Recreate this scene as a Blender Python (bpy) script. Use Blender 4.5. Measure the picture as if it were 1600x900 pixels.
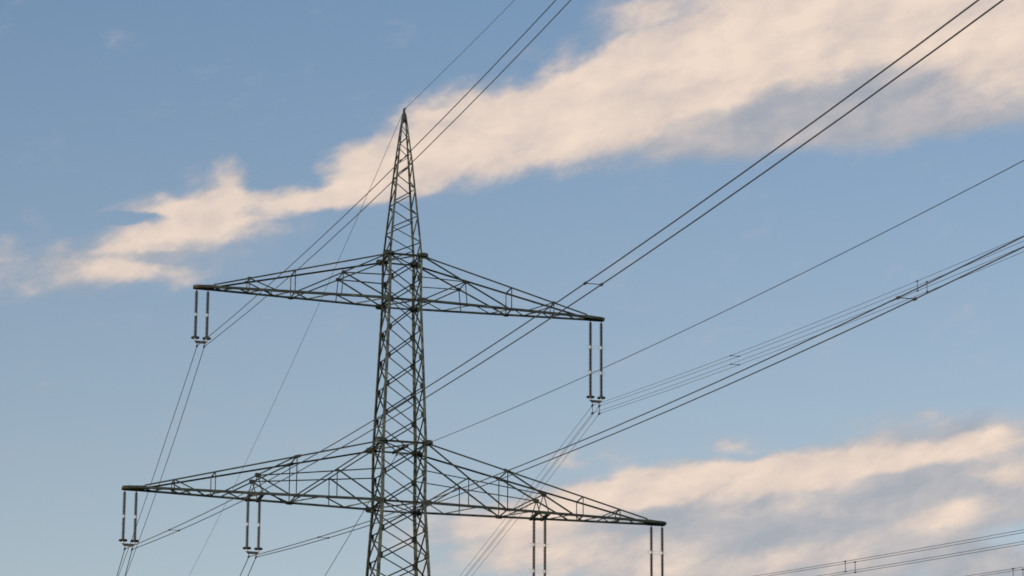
import bpy, math, random
from mathutils import Vector, Matrix
random.seed(7)
for o in list(bpy.data.objects): bpy.data.objects.remove(o)
scene = bpy.context.scene
rad = math.radians

# ------------------------------------------------------------------ camera
H = 48.24                                   # lower crossarm above the ground, metres
cam_data = bpy.data.cameras.new("camera")
cam = bpy.data.objects.new("camera", cam_data)
scene.collection.objects.link(cam)
CAM_YAW, CAM_PITCH, CAM_ROLL = rad(14.80156), rad(16.71789), rad(0.32762)
fwd = Vector((math.sin(CAM_YAW) * math.cos(CAM_PITCH), math.cos(CAM_YAW) * math.cos(CAM_PITCH), math.sin(CAM_PITCH)))
rgt0 = Vector((math.cos(CAM_YAW), -math.sin(CAM_YAW), 0.0))
up0 = rgt0.cross(fwd)
rgt = rgt0 * math.cos(CAM_ROLL) + up0 * math.sin(CAM_ROLL)
upv = up0 * math.cos(CAM_ROLL) - rgt0 * math.sin(CAM_ROLL)
cam.matrix_world = Matrix(((rgt.x, upv.x, -fwd.x, -44.0563), (rgt.y, upv.y, -fwd.y, -189.5621),
                           (rgt.z, upv.z, -fwd.z, -46.5369 + H), (0, 0, 0, 1)))
cam_data.sensor_fit = 'HORIZONTAL'
cam_data.sensor_width = 36.0
cam_data.lens = 36.0 * 6000.98 / 1600.0
cam_data.clip_start, cam_data.clip_end = 0.5, 20000.0
scene.camera = cam

# ------------------------------------------------------------------ light and exposure
SUN_EL, SUN_AZ = 9.0, -124.0                # azimuth measured from +Y towards +X
vs = scene.view_settings
vs.view_transform, vs.look, vs.exposure, vs.gamma = 'Standard', 'None', 0.0, 1.0
vs.use_curve_mapping = False
scene.cycles.filter_width = 1.7
scene.cycles.sample_clamp_direct = 3.0
sun_data = bpy.data.lights.new("sun", 'SUN')
sun_data.energy, sun_data.angle, sun_data.color = 2.5, rad(0.53), (1.0, 0.85, 0.68)
sun = bpy.data.objects.new("sun", sun_data)
scene.collection.objects.link(sun)
sdir = Vector((math.sin(rad(SUN_AZ)) * math.cos(rad(SUN_EL)), math.cos(rad(SUN_AZ)) * math.cos(rad(SUN_EL)), math.sin(rad(SUN_EL))))
sun.rotation_euler = sdir.to_track_quat('Z', 'Y').to_euler()
sun.location = (-60, -20, 120)

# ------------------------------------------------------------------ sky with clouds, by direction only
world = bpy.data.worlds.new("World")
scene.world = world
world.use_nodes = True
nt = world.node_tree
nt.nodes.clear()
N, L = nt.nodes, nt.links


def node(kind, **kw):
    n = N.new(kind)
    for k, v in kw.items(): setattr(n, k, v)
    return n


def plug(sock, v):
    if hasattr(v, 'links') or isinstance(v, bpy.types.NodeSocket): L.new(v, sock)
    else: sock.default_value = v


def M(op, a, b=0.0, c=0.0, clamp=False):
    n = node('ShaderNodeMath', operation=op, use_clamp=clamp)
    plug(n.inputs[0], a); plug(n.inputs[1], b); plug(n.inputs[2], c)
    return n.outputs[0]


def VM(op, a, b=(0, 0, 0), c=(0, 0, 0)):
    n = node('ShaderNodeVectorMath', operation=op)
    plug(n.inputs[0], a); plug(n.inputs[1], b)
    if op == 'MULTIPLY_ADD': plug(n.inputs[2], c)
    return n.outputs[0]


def noise(vec, scale, detail, rough=0.5, dist=0.0, color=False):
    n = node('ShaderNodeTexNoise', noise_dimensions='3D')
    plug(n.inputs['Vector'], vec)
    n.inputs['Scale'].default_value = scale
    n.inputs['Detail'].default_value = detail
    n.inputs['Roughness'].default_value = rough
    n.inputs['Distortion'].default_value = dist
    return n.outputs['Color' if color else 'Fac']


def step(v, lo, hi):
    n = node('ShaderNodeMapRange', interpolation_type='SMOOTHSTEP')
    plug(n.inputs['Value'], v)
    n.inputs['From Min'].default_value, n.inputs['From Max'].default_value = lo, hi
    return n.outputs[0]


def mixc(f, a, b):
    n = node('ShaderNodeMix', data_type='RGBA')
    plug(n.inputs[0], f)
    for s, v in ((n.inputs[6], a), (n.inputs[7], b)):
        if isinstance(v, tuple): s.default_value = (*v, 1)
        else: L.new(v, s)
    return n.outputs[2]


tex = node('ShaderNodeTexCoord')
sep = node('ShaderNodeSeparateXYZ'); L.new(tex.outputs['Generated'], sep.inputs[0])
az = M('ARCTAN2', sep.outputs[0], sep.outputs[1])
el = M('ARCSINE', sep.outputs[2])
# sky chart: one unit is 0.955 degrees of sky; origin at azimuth 14.8, elevation 16.7 degrees
AZ0, EL0 = CAM_YAW, CAM_PITCH
cx = M('MULTIPLY', M('SUBTRACT', az, AZ0), 60.0 * math.cos(EL0))
cy = M('MULTIPLY', M('SUBTRACT', el, EL0), 60.0)
comb = node('ShaderNodeCombineXYZ'); L.new(cx, comb.inputs[0]); L.new(cy, comb.inputs[1])
chart = comb.outputs[0]
# stretched along the wind, which draws the cloud out from lower left to upper right
wind = node('ShaderNodeMapping', vector_type='TEXTURE')
L.new(chart, wind.inputs[0]); wind.inputs['Rotation'].default_value = (0, 0, rad(16)); wind.inputs['Scale'].default_value = (1.9, 1.0, 1.0)
wv = wind.outputs[0]
warp1 = VM('SUBTRACT', noise(wv, 0.8, 2.0, 0.5, color=True), (0.5, 0.5, 0.5))
warp2 = VM('SUBTRACT', noise(wv, 2.0, 4.0, 0.55, color=True), (0.5, 0.5, 0.5))
w = VM('MULTIPLY_ADD', warp1, (0.55, 0.30, 0.0), chart)
w = VM('MULTIPLY_ADD', warp2, (0.60, 0.36, 0.0), w)
fine = noise(wv, 1.6, 6.0, 0.56)
# relief: the side of each billow that faces the sun is the brighter one
lit_a = noise(VM('MULTIPLY_ADD', warp2, (0.35, 0.35, 0.0), wv), 1.15, 4.0, 0.55)
lit_b = noise(VM('ADD', VM('MULTIPLY_ADD', warp2, (0.35, 0.35, 0.0), wv), (-0.10, 0.22, 0.0)), 1.15, 4.0, 0.55)
relief = M('SUBTRACT', lit_a, lit_b)


def blobs(rows):
    acc = 0.0
    for (px, py, rx, ry, rot, wt) in rows:
        m = node('ShaderNodeMapping', vector_type='TEXTURE')
        L.new(w, m.inputs[0])
        m.inputs['Location'].default_value = ((px - 800) / 100, (450 - py) / 100, 0)
        m.inputs['Rotation'].default_value = (0, 0, rad(rot))
        m.inputs['Scale'].default_value = (rx / 100, ry / 100, 1)
        g = node('ShaderNodeTexGradient', gradient_type='SPHERICAL')
        L.new(m.outputs[0], g.inputs[0])
        acc = M('MULTIPLY_ADD', g.outputs['Fac'], wt, acc)
    return acc


LIT = [  # long band, upper right
    (1680, 20, 360, 160, 10, 1.6), (1440, 12, 330, 140, 12, 1.5), (1280, 45, 280, 130, 16, 1.4), (1120, 85, 250, 140, 18, 1.4),
    (980, 145, 240, 120, 18, 1.4), (850, 192, 220, 100, 16, 1.4), (725, 228, 180, 84, 14, 1.35), (615, 256, 130, 70, 12, 1.3), (550, 262, 70, 52, 10, 1),
    (1010, 10, 130, 32, 10, 1), (700, 145, 90, 46, 24, 0.6), (670, 182, 120, 34, 8, 0.8), (1560, 105, 190, 80, 10, 0.65), (870, 75, 60, 40, 30, 0.4),
    (950, 38, 70, 26, 25, -0.63), (690, 168, 70, 14, 10, -0.35), (900, 158, 90, 16, 12, -0.49), (1260, 160, 240, 48, 12, -0.56), (1440, 120, 130, 50, 25, -0.35), (550, 268, 40, 14, 10, -0.42),
    # torn streak on the left
    (346, 296, 40, 60, -14, 1.12), (270, 332, 150, 30, 8, 1.06), (335, 335, 100, 56, 5, 0.77), (440, 325, 150, 28.56, 7, 0.85), (560, 300, 150, 33.6, 9, 1.1), (500, 315, 140, 28.56, 8, 0.59),
    (265, 374, 140, 50, 10, 0.99), (385, 366, 160, 40, 6, 0.56), (205, 402, 60, 55, 30, 0.7), (170, 437, 85, 36, 8, 0.96), (270, 437, 150, 28, 4, 0.7), (300, 285, 50, 26, 20, 0.44),
    (200, 354, 75, 13, 2, -1.44), (275, 413, 130, 13, 4, -1.2), (376, 336, 30, 10, 0, -0.43),
    (0, 418, 80, 38, -14, 0.63), (92, 405, 75, 34, 0, 0.4), (35, 460, 130, 36, 8, 0.42), (115, 440, 100, 40, 0, 0.22), (48, 357, 50, 22, -10, 0.24),
    # bank, lower right
    (1540, 697, 150, 30.27, 10, 1.2), (1430, 713, 170, 31.65, 9, 1.4), (1310, 729, 170, 39.9, 6, 1.5), (1200, 740, 160, 41.28, 6, 1.5), (1070, 755, 160, 44.03, 5, 1.5), (960, 771, 150, 41.28, 6, 1.4), (890, 791, 140, 38.53, 6, 1.2),
    (1155, 695, 80, 30, 5, 0.6), (1390, 668, 120, 32, 8, 0.42), (885, 723, 50, 30, 0, 0.8), (960, 728, 60, 44, 0, 0.6),
    (730, 830, 180, 80, 2, 0.9), (860, 850, 200, 80, 0, 0.5), (960, 885, 240, 70, 0, 0.54), (1150, 880, 260, 60, 0, 0.5), (1290, 868, 200, 44, 4, 0.4),
    (1280, 788, 120, 36, 4, 0.85), (1130, 800, 90, 30, 0, 0.43), (1485, 797, 75, 32, 4, 1.1), (1440, 824, 75, 34, 0, 0.8), (1572, 745, 90, 32, 4, 1.2), (1440, 655, 90, 28, 4, 0.42), (1535, 842, 110, 30, 6, 0.43),
    (1155, 716, 70, 12, 4, -0.56), (1380, 775, 170, 30, 4, -0.84), (1060, 812, 170, 26, 0, -0.56), (1250, 828, 150, 22, 3, -0.56)]
GREY = [
    (1600, 160, 270, 80, 6, 1.5), (1420, 145, 280, 105, 10, 1.6), (1230, 180, 270, 85, 10, 1.6), (1060, 215, 210, 66, 12, 1.2),
    (1450, 755, 340, 110, 6, 1.7), (1230, 805, 350, 120, 4, 1.7), (1030, 825, 330, 120, 0, 1.61), (1280, 890, 430, 100, 0, 1.53), (1525, 885, 120, 56, -14, 1.36), (1560, 790, 160, 60, 0, 0.77),
    (770, 860, 240, 100, 0, 0.85), (290, 400, 240, 80, 12, 0.8), (90, 440, 180, 75, 5, 0.8), (1500, 690, 200, 60, 6, 0.8), (720, 160, 160, 60, 16, 0.6), (1010, 20, 170, 60, 10, 0.9),
    (1560, 840, 120, 26, 8, -0.68), (1390, 800, 90, 22, 8, -0.51)]
f0 = M('SUBTRACT', fine, 0.5)
rag = M('SUBTRACT', noise(wv, 4.2, 6.0, 0.66, 0.4), 0.5)
b_lit = blobs(LIT)
thin = M('SUBTRACT', 1.15, M('MULTIPLY', b_lit, 0.45), clamp=True)          # thin cloud frays, thick cloud does not
d_lit = M('MULTIPLY_ADD', M('MULTIPLY', rag, thin), 0.8, M('MULTIPLY_ADD', f0, 1.3, b_lit))
d_grey = M('MULTIPLY_ADD', f0, 1.2, blobs(GREY))
# the same broken cloud goes on over the rest of the sky
far_mask = step(M('MAXIMUM', M('ABSOLUTE', M('MULTIPLY', cx, 0.55)), M('ABSOLUTE', cy)), 5.2, 8.0)
rest = M('MULTIPLY', M('MULTIPLY_ADD', noise(wv, 0.16, 8.0, 0.6), 4.0, -1.75), far_mask)
d_lit = M('MAXIMUM', d_lit, rest)
d_grey = M('MAXIMUM', d_grey, M('SUBTRACT', rest, 0.15))
a_lit = M('MULTIPLY', step(d_lit, 0.04, 1.18), 0.97)
a_grey = M('MULTIPLY', step(d_grey, 0.15, 1.20), 0.80)
shade = M('MULTIPLY_ADD', relief, 2.3, M('MULTIPLY_ADD', f0, 0.8, M('MULTIPLY_ADD', rag, 0.35, M('MULTIPLY_ADD', b_lit, 0.16, 0.38))), clamp=True)
lit_col = mixc(shade, (0.62, 0.535, 0.505), (0.89, 0.725, 0.60))
grey_col = mixc(shade, (0.385, 0.395, 0.435), (0.64, 0.555, 0.515))
cloud_col = mixc(a_lit, grey_col, lit_col)
alpha = M('SUBTRACT', 1.0, M('MULTIPLY', M('SUBTRACT', 1.0, a_lit), M('SUBTRACT', 1.0, a_grey)))
sky = node('ShaderNodeTexSky', sky_type='NISHITA', sun_disc=False)
sky.sun_elevation, sky.sun_rotation = rad(SUN_EL), rad(SUN_AZ)
sky.air_density, sky.dust_density, sky.ozone_density, sky.altitude = 1.0, 0.4, 1.0, 0
bg_sky = node('ShaderNodeBackground'); 
# the air pales towards the horizon
fade = step(el, rad(8.0), rad(25.0))
air = mixc(fade, (1.24, 1.02, 0.955), (0.78, 0.85, 1.01))
L.new(VM('MULTIPLY', sky.outputs[0], air), bg_sky.inputs[0]); bg_sky.inputs[1].default_value = 0.15
bg_cloud = node('ShaderNodeBackground'); L.new(cloud_col, bg_cloud.inputs[0])
mixs = node('ShaderNodeMixShader'); L.new(alpha, mixs.inputs[0]); L.new(bg_sky.outputs[0], mixs.inputs[1]); L.new(bg_cloud.outputs[0], mixs.inputs[2])
world.cycles.sampling_method, world.cycles.sample_map_resolution = 'MANUAL', 512
wout = node('ShaderNodeOutputWorld'); L.new(mixs.outputs[0], wout.inputs[0])

# ------------------------------------------------------------------ materials
def material(name, base, alt, scale, rough=0.6, metal=0.0, bump=0.0, spec=0.5, lo=0.42, hi=0.62, stretch=(1, 1, 1), third=None):
    m = bpy.data.materials.new(name); m.use_nodes = True
    t = m.node_tree; b = t.nodes['Principled BSDF']
    tc = t.nodes.new('ShaderNodeTexCoord'); mp = t.nodes.new('ShaderNodeMapping'); mp.inputs['Scale'].default_value = stretch
    t.links.new(tc.outputs['Object'], mp.inputs[0])
    n = t.nodes.new('ShaderNodeTexNoise'); n.inputs['Scale'].default_value = scale; n.inputs['Detail'].default_value = 6; n.inputs['Roughness'].default_value = 0.65
    t.links.new(mp.outputs[0], n.inputs['Vector'])
    r = t.nodes.new('ShaderNodeValToRGB')
    r.color_ramp.elements[0].position, r.color_ramp.elements[1].position = lo, hi
    r.color_ramp.elements[0].color, r.color_ramp.elements[1].color = (*base, 1), (*alt, 1)
    if third:
        e = r.color_ramp.elements.new(third[0]); e.color = (*third[1], 1)
    t.links.new(n.outputs['Fac'], r.inputs[0]); t.links.new(r.outputs[0], b.inputs['Base Color'])
    b.inputs['Roughness'].default_value, b.inputs['Metallic'].default_value = rough, metal
    b.inputs['Specular IOR Level'].default_value = spec
    if bump:
        bp = t.nodes.new('ShaderNodeBump'); bp.inputs['Strength'].default_value = bump
        t.links.new(n.outputs['Fac'], bp.inputs['Height']); t.links.new(bp.outputs[0], b.inputs['Normal'])
    return m


STEEL = material('weathered_green_steel', (0.016, 0.027, 0.025), (0.038, 0.058, 0.051), 1.7, 0.7, third=(0.74, (0.12, 0.125, 0.085)))
STEEL_PALE = material('pale_green_steel', (0.018, 0.030, 0.028), (0.15, 0.18, 0.155), 3.2, 0.65, lo=0.40, hi=0.68)
RUST = material('lichen_stained_steel', (0.030, 0.034, 0.024), (0.085, 0.075, 0.042), 3.0, 0.75)
CABLE = material('aluminium_cable', (0.11, 0.125, 0.15), (0.16, 0.175, 0.20), 4.0, 0.6, 0.2)
CABLE_DARK = material('weathered_cable', (0.045, 0.055, 0.07), (0.075, 0.085, 0.105), 4.0, 0.65)
PORC_GREY = material('grey_glazed_porcelain', (0.045, 0.052, 0.068), (0.065, 0.072, 0.09), 5.0, 0.3)
PORC_BROWN = material('brown_glazed_porcelain', (0.018, 0.014, 0.013), (0.032, 0.023, 0.019), 5.0, 0.3)
GALV = material('galvanised_fitting', (0.34, 0.36, 0.38), (0.48, 0.49, 0.50), 6.0, 0.5, 0.25)
IRON = material('dark_iron_fitting', (0.035, 0.037, 0.04), (0.075, 0.075, 0.075), 6.0, 0.55, 0.2)
CONCRETE = material('concrete', (0.26, 0.25, 0.23), (0.38, 0.36, 0.33), 2.0, 0.9, bump=0.3)
GRASS = material('meadow', (0.035, 0.06, 0.018), (0.085, 0.10, 0.035), 0.35, 0.95, bump=0.6, third=(0.8, (0.14, 0.12, 0.06)))


# ------------------------------------------------------------------ mesh helpers
def link(o, parent=None):
    scene.collection.objects.link(o)
    if parent: o.parent = parent
    return o


def mesh_obj(name, verts, faces, mat, parent=None, smooth=False):
    me = bpy.data.meshes.new(name)
    me.from_pydata(verts, [], faces); me.materials.append(mat)
    if smooth:
        for p in me.polygons: p.use_smooth = True
    me.update()
    return link(bpy.data.objects.new(name, me), parent)


def empty(name, parent=None, loc=(0, 0, 0)):
    e = bpy.data.objects.new(name, None); e.empty_display_size = 0.5; e.location = loc
    return link(e, parent)


def tag(o, label, cat, group=None, kind=None):
    if label: o['label'] = label
    if cat: o['category'] = cat
    if group: o['group'] = group
    if kind: o['kind'] = kind
    return o


def frame_of(d, hint):
    d = d.normalized()
    e1 = hint - d * hint.dot(d)
    if e1.length < 1e-4:
        hint = Vector((0, 0, 1)) if abs(d.z) < .9 else Vector((1, 0, 0)); e1 = hint - d * hint.dot(d)
    e1.normalize()
    return e1, d.cross(e1)


def angle_geo(p, q, w, t, e1, e2):
    """an L-shaped rolled section from p to q; the heel runs on the line p-q, the flanges lie along e1 and e2"""
    prof = [(0, 0), (w, 0), (w, t), (t, t), (t, w), (0, w)]
    v = [tuple(p + e1 * a + e2 * b) for a, b in prof] + [tuple(q + e1 * a + e2 * b) for a, b in prof]
    f = [(i, (i + 1) % 6, 6 + (i + 1) % 6, 6 + i) for i in range(6)]
    f += [(3, 2, 1, 0), (5, 4, 3, 0), (6, 7, 8, 9), (6, 9, 10, 11)]
    return v, f


def angle_bar(name, p, q, wd, parent, hint, mat=STEEL, t=None, flip=1):
    p, q = Vector(p), Vector(q)
    wd *= 0.87
    e1, e2 = frame_of(q - p, Vector(hint))
    e2 = e2 * flip
    s = p - (e1 + e2) * wd * 0.3
    s2 = q - (e1 + e2) * wd * 0.3
    v, f = angle_geo(s, s2, wd, t or max(wd * 0.16, 0.012), e1, e2)
    if flip < 0: f = [tuple(reversed(x)) for x in f]
    return mesh_obj(name, v, f, mat, parent)


def box_geo(c, ax, ay, az_):
    c = Vector(c)
    v = [tuple(c + ax * i + ay * j + az_ * k) for k in (-1, 1) for j in (-1, 1) for i in (-1, 1)]
    f = [(0, 2, 3, 1), (4, 5, 7, 6), (0, 1, 5, 4), (2, 6, 7, 3), (0, 4, 6, 2), (1, 3, 7, 5)]
    return v, f


def plate(name, c, ux, uy, hx, hy, th, parent, mat=STEEL):
    """an eight-cornered gusset plate"""
    ux, uy = Vector(ux).normalized(), Vector(uy).normalized()
    n = ux.cross(uy).normalized(); c = Vector(c); k = 0.55
    pts = [(1, k), (k, 1), (-k, 1), (-1, k), (-1, -k), (-k, -1), (k, -1), (1, -k)]
    v = [tuple(c + ux * a * hx + uy * b * hy + n * th * s) for s in (-.5, .5) for a, b in pts]
    f = [tuple(range(7, -1, -1)), tuple(range(8, 16))] + [(i, (i + 1) % 8, 8 + (i + 1) % 8, 8 + i) for i in range(8)]
    return mesh_obj(name, v, f, mat, parent)


def tube_geo(pts, r, seg=6, cap=True):
    pts = [Vector(p) for p in pts]
    rs = r if isinstance(r, (list, tuple)) else [r] * len(pts)
    v, f = [], []
    for i, p in enumerate(pts):
        d = (pts[min(i + 1, len(pts) - 1)] - pts[max(i - 1, 0)])
        e1, e2 = frame_of(d, Vector((0, 0, 1)) if abs(d.normalized().z) < .95 else Vector((1, 0, 0)))
        for k in range(seg):
            a = 2 * math.pi * k / seg
            v.append(tuple(p + (e1 * math.cos(a) + e2 * math.sin(a)) * rs[i]))
    for i in range(len(pts) - 1):
        for k in range(seg):
            a, b = i * seg + k, i * seg + (k + 1) % seg
            f.append((a, b, b + seg, a + seg))
    if cap:
        f.append(tuple(range(seg - 1, -1, -1))); f.append(tuple((len(pts) - 1) * seg + k for k in range(seg)))
    return v, f


def join_geo(parts):
    V, F = [], []
    for v, f in parts:
        o = len(V); V += v; F += [tuple(i + o for i in x) for x in f]
    return V, F


def lathe_geo(prof, seg=12):
    v, f = [], []
    for r, z in prof:
        for k in range(seg):
            a = 2 * math.pi * k / seg
            v.append((r * math.cos(a), r * math.sin(a), z))
    for i in range(len(prof) - 1):
        for k in range(seg):
            a, b = i * seg + k, i * seg + (k + 1) % seg
            f.append((a, a + seg, b + seg, b))
    f.append(tuple(range(seg))); f.append(tuple(reversed([(len(prof) - 1) * seg + k for k in range(seg)])))
    return v, f


# ------------------------------------------------------------------ the ground (below the picture)
gs, gn = 9000.0, 24
gv = [(-gs + 2 * gs * i / gn, -gs + 2 * gs * j / gn, 0.0) for j in range(gn + 1) for i in range(gn + 1)]
gf = [(j * (gn + 1) + i, j * (gn + 1) + i + 1, (j + 1) * (gn + 1) + i + 1, (j + 1) * (gn + 1) + i) for j in range(gn) for i in range(gn)]
tag(mesh_obj('ground', gv, gf, GRASS), 'grass field under the power line', None, kind='structure')

# ------------------------------------------------------------------ the pylon
ZU, ZUT, ZLT, ZB, ZA = 10.993 + H, 13.453 + H, 3.187 + H, 18.75 + H, 21.75 + H
ZL = H
pylon = tag(empty('lattice_pylon'), 'tall green grey steel lattice pylon with two crossarms', 'pylon')
PROFILE = [(0.0, 3.9), (H - 5, 1.458), (ZL, 1.175), (ZLT, 1.185), (ZU, 0.884), (ZUT, 0.882), (ZB, 0.405), (ZA, 0.06)]


def half(z):
    for (z0, a0), (z1, a1) in zip(PROFILE, PROFILE[1:]):
        if z <= z1 + 1e-6: return a0 + (a1 - a0) * (z - z0) / (z1 - z0)
    return PROFILE[-1][1]


def corner(sx, sy, z, out=0.0):
    a = half(z) + out
    return Vector((sx * a, sy * a, z))


def leg(parent, sx, sy, levels, wds, mat):
    wds = [x * .88 for x in wds]
    V, F = [], []
    prof = lambda wd, t: [(0, 0), (wd, 0), (wd, t), (t, t), (t, wd), (0, wd)]
    for z, wd in zip(levels, wds):
        c = corner(sx, sy, z, 0.02)
        V += [tuple(c + Vector((-sx * a, -sy * b, 0))) for a, b in prof(wd, max(.018, wd * .14))]
    for i in range(len(levels) - 1):
        F += [(6 * i + k, 6 * i + (k + 1) % 6, 6 * i + 6 + (k + 1) % 6, 6 * i + 6 + k) for k in range(6)]
    n = 6 * (len(levels) - 1)
    F += [(3, 2, 1, 0), (5, 4, 3, 0), (n, n + 1, n + 2, n + 3), (n, n + 3, n + 4, n + 5)]
    if sx * sy < 0: F = [tuple(reversed(x)) for x in F]
    return mesh_obj('leg', V, F, mat, parent)


CORN = [(-1, -1), (1, -1), (1, 1), (-1, 1)]
shaft = empty('shaft', pylon)
peak = empty('peak', pylon)
for sx, sy in CORN:
    leg(shaft, sx, sy, [0.0, H - 5, ZL, ZLT, ZU, ZUT], [.24, .19, .18, .17, .155, .15], STEEL_PALE)
    leg(peak, sx, sy, [ZUT + .004, ZB, ZA - .25], [.125, .10, .06], STEEL_PALE)
    c = corner(sx, sy, 0)
    v, f = box_geo(c + Vector((0, 0, 0.2)), Vector((.55, 0, 0)), Vector((0, .55, 0)), Vector((0, 0, .35)))
    mesh_obj('footing', v, f, CONCRETE, pylon)


def face_pts(k, z):
    (ax, ay), (bx, by) = CORN[k], CORN[(k + 1) % 4]
    return corner(ax, ay, z), corner(bx, by, z)


def face_normal(k):
    (ax, ay), (bx, by) = CORN[k], CORN[(k + 1) % 4]
    return Vector((ax + bx, ay + by, 0)).normalized()


def cross_panel(z0, z1, wd):
    for k in range(4):
        n = face_normal(k)
        a0, b0 = face_pts(k, z0); a1, b1 = face_pts(k, z1)
        m = STEEL_PALE if random.random() < .3 else STEEL
        angle_bar('cross_brace', a0 - n * .012, b1 - n * .012, wd, shaft, n, m)
        angle_bar('cross_brace', b0 - n * .06, a1 - n * .06, wd, shaft, -n, m)
        c = (a0 + b0 + a1 + b1) / 4 - n * .04
        for pt, other in ((a1, b1), (b1, a1)):
            d = (other - pt).normalized()
            plate('gusset_plate', pt + d * .12 - n * .030, d, (0, 0, 1), .13, .15, .014, shaft, RUST if random.random() < .25 else STEEL)


def ring(z, wd, parent=shaft):
    for k in range(4):
        a, b = face_pts(k, z)
        angle_bar('horizontal_brace', a, b, wd, parent, face_normal(k))
    a, c = corner(-1, -1, z), corner(1, 1, z)
    b, d = corner(1, -1, z), corner(-1, 1, z)
    angle_bar('plan_brace', a - Vector((0, 0, .05)), c - Vector((0, 0, .05)), .07, parent, (0, 0, 1))
    angle_bar('plan_brace', b + Vector((0, 0, .05)), d + Vector((0, 0, .05)), .07, parent, (0, 0, 1))


def panels(z0, z1, n, wd):
    for i in range(n): cross_panel(z0 + (z1 - z0) * i / n, z0 + (z1 - z0) * (i + 1) / n, wd)


panels(ZU, ZUT, 2, .068)
panels(ZLT, ZU, 5, .068)
panels(ZL, ZLT, 2, .074)
panels(H - 5.8, ZL, 4, .074)
zz = H - 5.8
while zz > 0.5:                               # wider panels further down
    stp = min(3.2, max(1.9, half(zz) * 1.25)); z1 = max(0.3, zz - stp)
    if z1 < 1.5: z1 = 0.3
    cross_panel(z1, zz, .085); zz = z1
    if z1 <= 0.31: break
for z in (ZUT, ZU, ZLT, ZL): ring(z, .11)


def lacing(z0, z1, n, wd):
    for i in range(n):
        za, zb = z0 + (z1 - z0) * i / n, z0 + (z1 - z0) * (i + 1) / n
        for k in range(4):
            nn = face_normal(k)
            a0, b0 = face_pts(k, za); a1, b1 = face_pts(k, zb)
            p, q = (b0, a1) if (i + (k in (1, 3)) + (k >= 2)) % 2 else (a0, b1)
            angle_bar('lacing_bar', p - nn * .01, q - nn * .01, wd, peak, nn, STEEL_PALE if random.random() < .4 else STEEL)


lacing(ZUT, ZB, 7, .058)
lacing(ZB, ZA - .35, 5, .045)
v, f = lathe_geo([(.10, 0), (.13, .05), (.12, .45), (.07, .55), (.05, .75)], 8)
cap = mesh_obj('peak_cap', [(x, y, z + ZA - .62) for x, y, z in v], f, STEEL, peak)


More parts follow.
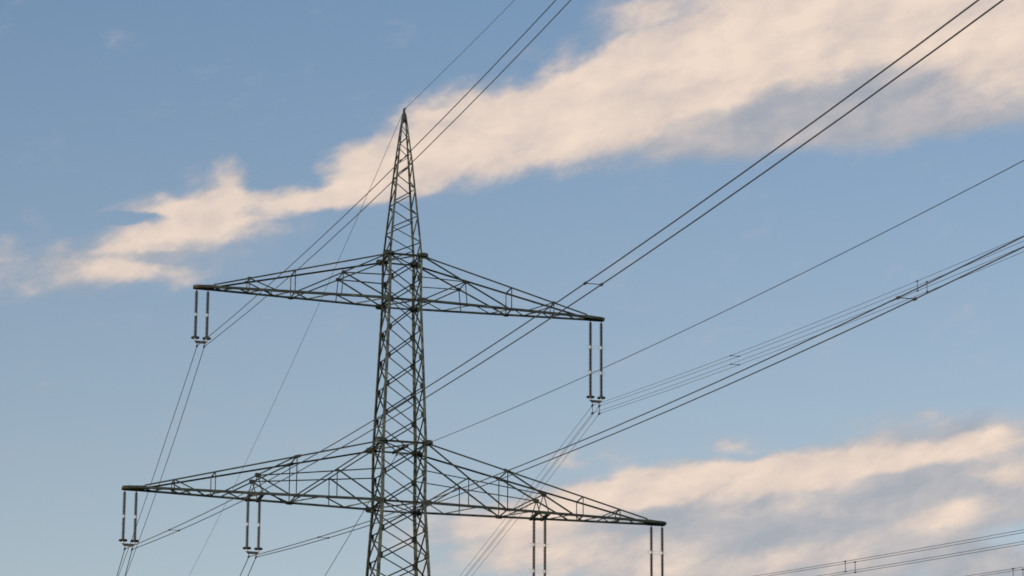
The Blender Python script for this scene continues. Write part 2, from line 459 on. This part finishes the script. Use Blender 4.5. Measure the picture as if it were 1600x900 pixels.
# ---- crossarms
def crossarm(sgn, zb, zt, L_tip, x_join, nodes, lower):
    arm = empty('crossarm', pylon)
    S = lambda x, y, z: Vector((sgn * x, y, z))
    ab, at_ = half(zb), half(zt)
    tip_h = .13
    xt = x_join

    def bot(x, sy):
        k = .24 + .76 * (L_tip - x) / (L_tip - ab)
        return S(x, sy * ab * k, zb)

    def top(x, sy):
        k = (xt - x) / (xt - at_)
        yy = abs(bot(xt, 1).y) * (1 - k) + at_ * k
        return S(x, sy * yy, zb + tip_h + (zt - zb - tip_h) * k)
    out = Vector((sgn, 0, 0))
    for sy in (-1, 1):
        hint = Vector((0, sy, 0))
        angle_bar('chord', bot(ab, sy), bot(L_tip - .25, sy), .135, arm, (0, 0, 1), STEEL, flip=sy * sgn)
        angle_bar('chord', top(at_, sy), top(xt - .05, sy), .093, arm, (0, 0, -1), STEEL, flip=-sy * sgn)
        # heel gussets against the shaft
        for pt, sz in ((bot(ab, sy), .22), (top(at_, sy), .24)):
            plate('gusset_plate', pt + out * .1 + Vector((0, sy * .03, 0)), (1, 0, 0), (0, 0, 1), .22, sz * .7, .02, arm, RUST if pt.z == zb else STEEL)
        plate('gusset_plate', top(at_, sy) + Vector((0, 0, -.04)), (1, 0, 0), (0, 1, 0), .24, .17, .02, arm, STEEL)
        br = lambda nm, p, q, wd=.072, m=STEEL: angle_bar(nm, p, q, wd, arm, hint, m)
        if not lower:
            xp, xo, xk = nodes['post'], nodes['outer'], nodes['knee']
            br('post', bot(xp, sy), top(xp, sy), .06, STEEL_PALE)
            br('diagonal', top(at_, sy), bot(xp - .05, sy), .078)
            kn = top(at_, sy).lerp(bot(xp - .05, sy), (xk - at_) / (xp - at_))
            br('diagonal', kn, bot(ab, sy), .075)
            br('strut', kn, corner(sgn, sy, (zb + zt) / 2 + .05), .06)
            br('post', kn, bot(xk + .08, sy), .05)
            br('diagonal', top(xo, sy), bot(xo - 1.55, sy), .06)
            br('post', top(xo, sy), bot(xo, sy), .05, STEEL_PALE)
            plate('gusset_plate', kn, (1, 0, 0), (0, 0, 1), .12, .10, .02, arm)
            plate('gusset_plate', top(xo, sy), (1, 0, 0), (0, 0, 1), .12, .07, .02, arm)
            plate('gusset_plate', bot(xp, sy), (1, 0, 0), (0, 0, 1), .16, .09, .02, arm, RUST)
        else:
            xp, xn, xf, xq, xo = nodes['post'], nodes['hang'], nodes['foot'], nodes['post2'], nodes['outer']
            br('post', bot(xp, sy), top(xp, sy), .06)
            br('diagonal', top(xp, sy), bot(xf, sy), .082)
            hn = top(xp, sy).lerp(bot(xf, sy), (xn - xp) / (xf - xp))
            hn = Vector((sgn * xn, hn.y, hn.z))
            br('strut', hn, corner(sgn, sy, (zb + zt) / 2 + .1), .062)
            br('diagonal', hn, bot(xp + .25, sy), .072)
            for dx in (-.3, .3): br('hanger', hn, bot(xn + dx, sy), .05)
            br('diagonal', top(at_, sy), bot(xp, sy), .078)
            xk = (xp + at_) / 2 + .1
            kn = top(at_, sy).lerp(bot(xp, sy), (xk - at_) / (xp - at_))
            br('diagonal', kn, bot(ab, sy), .075)
            br('post', kn, bot(xk, sy), .05)
            br('post', bot(xq, sy), top(xq, sy), .055, STEEL_PALE)
            br('diagonal', top(xo, sy), bot(xo - 1.15, sy), .06)
            br('post', top(xo, sy), bot(xo, sy), .05, STEEL_PALE)
            plate('gusset_plate', top(xp, sy) + Vector((0, 0, -.02)), (1, 0, -.3 * sgn), (0, 0, 1), .24, .09, .02, arm)
            plate('gusset_plate', hn, (1, 0, 0), (0, 0, 1), .16, .12, .025, arm)
            plate('gusset_plate', bot(xp, sy), (1, 0, 0), (0, 0, 1), .2, .09, .02, arm, RUST)
            plate('gusset_plate', bot(xn, sy), (1, 0, 0), (0, 0, 1), .5, .08, .02, arm, RUST)
    # ties between the two sides
    for x in ([nodes['post'], nodes['outer']] + ([nodes['post2']] if lower else [])):
        angle_bar('tie', top(x, -1), top(x, 1), .06, arm, (0, 0, 1))
        angle_bar('tie', bot(x, -1), bot(x, 1), .065, arm, (0, 0, 1), STEEL_PALE)
    if not lower:
        xp, xk = nodes['post'], nodes['knee']
        angle_bar('tie', top(at_, -1).lerp(bot(xp, -1), (xk - at_) / (xp - at_)), top(at_, 1).lerp(bot(xp, 1), (xk - at_) / (xp - at_)), .055, arm, (0, 0, 1))
    else:
        xn = nodes['hang']
        for dx in (-.3, .3):
            p, q = bot(xn + dx, -1), bot(xn + dx, 1)
            v, f = box_geo((p + q) / 2 + Vector((0, 0, -.02)), Vector((.06, 0, 0)), (q - p) / 2 + Vector((0, .06, 0)), Vector((0, 0, .075)))
            mesh_obj('hanger_beam', v, f, STEEL, arm)
    # zigzag between the bottom chords, seen from below
    xs = [ab]
    while xs[-1] < L_tip - 1.2: xs.append(xs[-1] + max(.7, min(1.5, (L_tip - xs[-1]) * .16)))
    for i in range(len(xs) - 1):
        s = 1 if i % 2 else -1
        angle_bar('lacing_bar', bot(xs[i], s) + Vector((0, 0, .03)), bot(min(xs[i + 1], L_tip - .4), -s) + Vector((0, 0, .03)), .062, arm, (0, 0, 1), STEEL_PALE)
    # closed tip
    y1 = abs(bot(xt, 1).y) + .03
    hw = .085
    pts = [(xt - .1, y1 * .96, -.03, .125), (xt + .25, y1 * .85, -.055, .11), (L_tip - .12, ab * .2, -.07, .085), (L_tip, ab * .17, -.065, .07)]
    V, F = [], []
    for x, y, z0, z1 in pts:
        V += [tuple(S(x, -y, zb + z0)), tuple(S(x, y, zb + z0)), tuple(S(x, y, zb + z1)), tuple(S(x, -y, zb + z1))]
    for i in range(len(pts) - 1):
        F += [(4 * i + k, 4 * i + (k + 1) % 4, 4 * i + 4 + (k + 1) % 4, 4 * i + 4 + k) for k in range(4)]
    F += [(3, 2, 1, 0), tuple(4 * (len(pts) - 1) + k for k in range(4))]
    if sgn < 0: F = [tuple(reversed(x)) for x in F]
    mesh_obj('tip_beam', V, F, RUST if sgn < 0 else STEEL, arm)
    return arm


for sgn in (-1, 1):
    crossarm(sgn, ZU, ZUT, 11.14, 10.15, dict(post=5.86, outer=8.25, knee=3.32), False)['label'] = 'upper %s crossarm of the pylon, carrying one insulator set' % ('left' if sgn < 0 else 'right')
    crossarm(sgn, ZL, ZLT, 14.5, 13.45, dict(post=5.62, hang=7.62, foot=9.36, post2=9.8, outer=11.88), True)['label'] = 'lower %s crossarm of the pylon, carrying two insulator sets' % ('left' if sgn < 0 else 'right')


# ------------------------------------------------------------------ insulators
def rod_geo(length, sheds, rc, rs):
    prof = [(rc * .8, 0)]
    for i in range(sheds):
        z = -length * (i + .25) / sheds
        dz = length / sheds
        prof += [(rc, z), (rs, z - dz * .28), (rs, z - dz * .36), (rc, z - dz * .5)]
    prof.append((rc * .8, -length))
    return lathe_geo(prof, 12)


def torus_geo(R_, r, seg=20, sub=6):
    v, f = [], []
    for i in range(seg):
        a = 2 * math.pi * i / seg
        for j in range(sub):
            b = 2 * math.pi * j / sub
            v.append(((R_ + r * math.cos(b)) * math.cos(a), (R_ + r * math.cos(b)) * math.sin(a), r * math.sin(b)))
            f.append((i * sub + j, ((i + 1) % seg) * sub + j, ((i + 1) % seg) * sub + (j + 1) % sub, i * sub + (j + 1) % sub))
    return v, f


def off(geo, d): return [(x + d[0], y + d[1], z + d[2]) for x, y, z in geo[0]], geo[1]


def insulator_set(x, z, right, label):
    root = tag(empty('insulator_set', None, (x, 0, z)), label, 'insulator', 'insulator sets hanging from the crossarms')
    units, u_len = (3, 1.27) if right else (2, 1.17)
    porc = PORC_BROWN if right else PORC_GREY
    gap = .13
    top = -.24
    for sx in (-.3, .3):
        link_o = mesh_obj('shackle', *off(join_geo([tube_geo([(0, 0, .16), (0, 0, -.02)], .028, 8), torus_geo(.05, .016, 12, 5)]), (sx, 0, top + .02)), IRON, root)
        zc = top
        for u in range(units):
            v, f = rod_geo(u_len, 17, .048, .094)
            rod = mesh_obj('insulator_rod', [(a + sx, b, c + zc) for a, b, c in v], f, porc, root)
            zc -= u_len
            if u < units - 1:
                v, f = lathe_geo([(.045, .03), (.062, .0), (.062, -gap * .4), (.04, -gap * .5), (.062, -gap * .6), (.062, -gap), (.045, -gap - .03)], 10)
                jt = mesh_obj('metal_cap', [(a + sx, b, c + zc) for a, b, c in v], f, GALV, root)
                if right:
                    hz = zc - gap / 2
                    g = []
                    for s2 in (-1, 1):
                        g.append(tube_geo([(sx, 0, hz + .05), (sx + s2 * .2, 0, hz + .055), (sx + s2 * .29, 0, hz + .09)], .006, 5))
                        g.append(tube_geo([(sx, 0, hz - .05), (sx + s2 * .2, 0, hz - .055), (sx + s2 * .29, 0, hz - .09)], .006, 5))
                    mesh_obj('arcing_horn', *join_geo(g), GALV, jt)
                zc -= gap
        ringz = zc - .02
        g = [off(torus_geo(.19, .04), (sx, 0, ringz))]
        for a in (0, 90, 180, 270):
            g.append(tube_geo([(sx, 0, ringz - .05), (sx + .19 * math.cos(rad(a)), .19 * math.sin(rad(a)), ringz)], .014, 5))
        mesh_obj('arcing_ring', *join_geo(g), IRON, root)
        v, f = lathe_geo([(.05, .03), (.065, 0), (.05, -.06), (.03, -.22)], 10)
        mesh_obj('metal_cap', [(a + sx, b, c + zc) for a, b, c in v], f, GALV, root)
    yz = zc - .24
    # yoke plate: a flat trapezium between the two strings
    V = []
    for y in (-.03, .03): V += [(-.36, y, yz + .06), (.36, y, yz + .06), (.24, y, yz - .07), (-.24, y, yz - .07)]
    F = [(3, 2, 1, 0), (4, 5, 6, 7), (0, 1, 5, 4), (1, 2, 6, 5), (2, 3, 7, 6), (3, 0, 4, 7)]
    mesh_obj('yoke_plate', V, F, IRON, root)
    wz = []
    for sx in (-.19, .19):
        for lvl, cz in enumerate([yz - .22] if not right else [yz - .24, yz - .66]):
            g = [tube_geo([(sx, 0, (yz - .05) if lvl == 0 else yz - .28), (sx, 0, cz + .03)], .018, 6)]
            g.append(tube_geo([(sx, -.20, cz - .012), (sx, -.1, cz - .004), (sx, 0, cz + .012), (sx, .1, cz - .004), (sx, .2, cz - .012)], [.03, .045, .06, .045, .03], 8))
            mesh_obj('suspension_clamp', *join_geo(g), IRON, root)
            wz.append(cz)
    return [z + c for c in sorted(set(wz), reverse=True)]


SETS = {}
SETS['UL'] = insulator_set(-10.66, ZU, False, 'pair of grey rod insulators under the tip of the upper left crossarm')
SETS['LLo'] = insulator_set(-14.06, ZL, False, 'pair of grey rod insulators under the outer tip of the lower left crossarm')
SETS['LLi'] = insulator_set(-7.65, ZL, False, 'pair of grey rod insulators halfway along the lower left crossarm')
SETS['UR'] = insulator_set(10.68, ZU, True, 'pair of long dark insulators under the tip of the upper right crossarm')
SETS['LRi'] = insulator_set(7.6, ZL, True, 'pair of long dark insulators halfway along the lower right crossarm')
SETS['LRo'] = insulator_set(14.02, ZL, True, 'pair of long dark insulators under the outer tip of the lower right crossarm')

# ------------------------------------------------------------------ cables
NEAR, FAR = 300.0, 330.0
TS_N = [0, .6, 1.5, 3, 5, 8, 12] + [12 + 6 * i for i in range(1, 49)]
TS_F = [0, .6, 1.5, 3, 5, 8, 12] + [12 + 8 * i for i in range(1, 41)]
# slope, sag curvature (1e-4), drift for the span towards the viewer and the span behind
SPAN = {'UL': ((.1289, 4.644, .0011), (-.0115, 2.843, .1)), 'LLo': ((.1583, 3.455, .0049), (.0157, 2.0, .1)), 'LLi': ((.1694, 3.139, .0007), (.0005, 2.0, .1)),
        'UR': ((.1601, 2.622, 0), (-.0168, 1.491, .1)), 'LRi': ((.1752, 1.896, 0), (-.016, 1.5, .1)), 'LRo': ((.1818, 3.2, 0), (-.016, 1.5, .1))}


def spread(t, right): return (.38 + .04 * min(t / 15, 1)) if right else (.38 + .11 * min(t / 20, 1))


def wire_point(key, ix, iz, near, t):
    x0 = {'UL': -10.66, 'LLo': -14.06, 'LLi': -7.65, 'UR': 10.68, 'LRi': 7.6, 'LRo': 14.02}[key]
    s, c, m = SPAN[key][0 if near else 1]
    sg = -1 if near else 1
    return Vector((x0 + ix * spread(t, 'R' in key) / 2 + sg * m * t, sg * t, SETS[key][iz] - s * t + c * 1e-4 * t * t))


PLACE = {'UL': 'tip of the upper left crossarm', 'LLo': 'outer tip of the lower left crossarm', 'LLi': 'middle of the lower left crossarm',
         'UR': 'tip of the upper right crossarm', 'LRi': 'middle of the lower right crossarm', 'LRo': 'outer tip of the lower right crossarm'}
for key in ('UL', 'LLo', 'LLi', 'UR', 'LRi', 'LRo'):
    right = 'R' in key
    for iz in range(len(SETS[key])):
        for ix in (-1, 1):
            pts = [wire_point(key, ix, iz, False, t) for t in reversed(TS_F)] + [wire_point(key, ix, iz, True, t) for t in TS_N[1:]]
            side = 'left' if ix < 0 else 'right'
            row = '' if not right else ('upper ' if iz == 0 else 'lower ')
            lab = f'{row}{side} wire of the {"four" if right else "two"} below the {PLACE[key]}'
            r = .0112 if right else (.018 if key == 'UL' else .021)
            v, f = tube_geo(pts, r, 6)
            tag(mesh_obj('power_cable', v, f, CABLE if right else CABLE_DARK, None, True), lab, 'power cable', 'conductors of the power line')

# earth wire over the peak
pts = [Vector((.1 * t, t, ZA + .10 + .0192 * t + 1.611e-4 * t * t)) for t in reversed(TS_F)] + [Vector((0, -t, ZA + .10 - .1033 * t + 2.6565e-4 * t * t)) for t in TS_N[1:]]
ew = tag(mesh_obj('earth_wire', *tube_geo(pts, .0125, 6), CABLE, None, True), 'single thin earth wire running over the very top of the pylon', 'earth wire')
v, f = tube_geo([(0.03, .35, ZA + .1), (0, 0, ZA + .12), (0, -.35, ZA + .065)], [.03, .06, .03], 8)
mesh_obj('clamp', v, f, IRON, ew)

# communication cable, anchored to the shaft at the lower crossarm
za = 3.1 + H
pts = [Vector((.15 + .1 * t, 1.25 + t, za + .0151 * t + 1.816e-4 * t * t)) for t in reversed(TS_F)]
pts += [Vector((.25, .9, za - .12)), Vector((.6, 0, za - .2)), Vector((.95, -.9, za - .12))]
pts += [Vector((1.1, -1.25 - t, za - .1507 * t + 2.3475e-4 * t * t)) for t in TS_N]
fc = tag(mesh_obj('communication_cable', *tube_geo(pts, .017, 6), CABLE_DARK, None, True), 'single cable tied to the pylon shaft at the top of the lower crossarm', 'cable')
mesh_obj('anchor_clamp', *tube_geo([(1.02, -1.05, za - .02), (1.08, -1.2, za), (1.1, -1.75, za - .08)], [.03, .05, .022], 8), IRON, fc)
mesh_obj('anchor_clamp', *tube_geo([(.15, 1.1, za), (.16, 1.3, za), (.2, 1.75, za + .01)], [.03, .05, .022], 8), IRON, fc)
mesh_obj('splice_case', *tube_geo([(-.25, .55, za - .15), (-.22, .5, za - .12), (.28, -.62, za + .02), (.31, -.66, za + .05)], [.04, .085, .085, .04], 10), IRON, fc)


# spacers clipped on the bundles, each holding two wires
def spacer(key, t, wa, wb, label):
    root = tag(empty('bundle_spacer'), label, 'spacer', 'spacers clipped on the wire bundles')
    quad = 'R' in key
    d = (wire_point(key, 1, 0, True, t + .5) - wire_point(key, 1, 0, True, t)).normalized()
    P = [wire_point(key, *wa, True, t), wire_point(key, *wb, True, t)]
    r = .03 if quad else .045
    for p in P:
        mesh_obj('clamp', *tube_geo([p - d * .13, p - d * .07, p + d * .07, p + d * .13], [.018, r, r, .018], 8), IRON, root)
    mesh_obj('bar', *tube_geo(P, .014 if quad else .013, 6), IRON, root)


spacer('LLo', 86.9, (-1, 0), (1, 0), 'dark ended spacer on the two wires crossing just above the upper right crossarm tip')
spacer('LLo', 14.0, (-1, 0), (1, 0), 'small spacer on the two wires right beside the outer lower left insulators')
spacer('LLi', 94.5, (-1, 0), (1, 0), 'spacer with two black clamps on the two thick wires at the right')
spacer('LLi', 17.5, (-1, 0), (1, 0), 'small spacer on the two wires between the inner lower left insulators and the shaft')
spacer('UR', 23.6, (-1, 0), (1, 0), 'tiny level spacer on the upper two of four wires near the upper right insulators')
spacer('UR', 23.6, (-1, 1), (1, 1), 'tiny level spacer on the lower two of four wires near the upper right insulators')
for key, t, where in (('UR', 48.2, 'on the four thin wires beside the black clamped spacer'), ('LRi', 47.4, 'on the four wires crossing the lower right clouds'),
                      ('LRo', 49.3, 'on the wires in the bottom right corner')):
    for ix, side in ((-1, 'left'), (1, 'right')):
        spacer(key, t, (ix, 0), (ix, 1), f'{side} one of two upright spacers {where}')
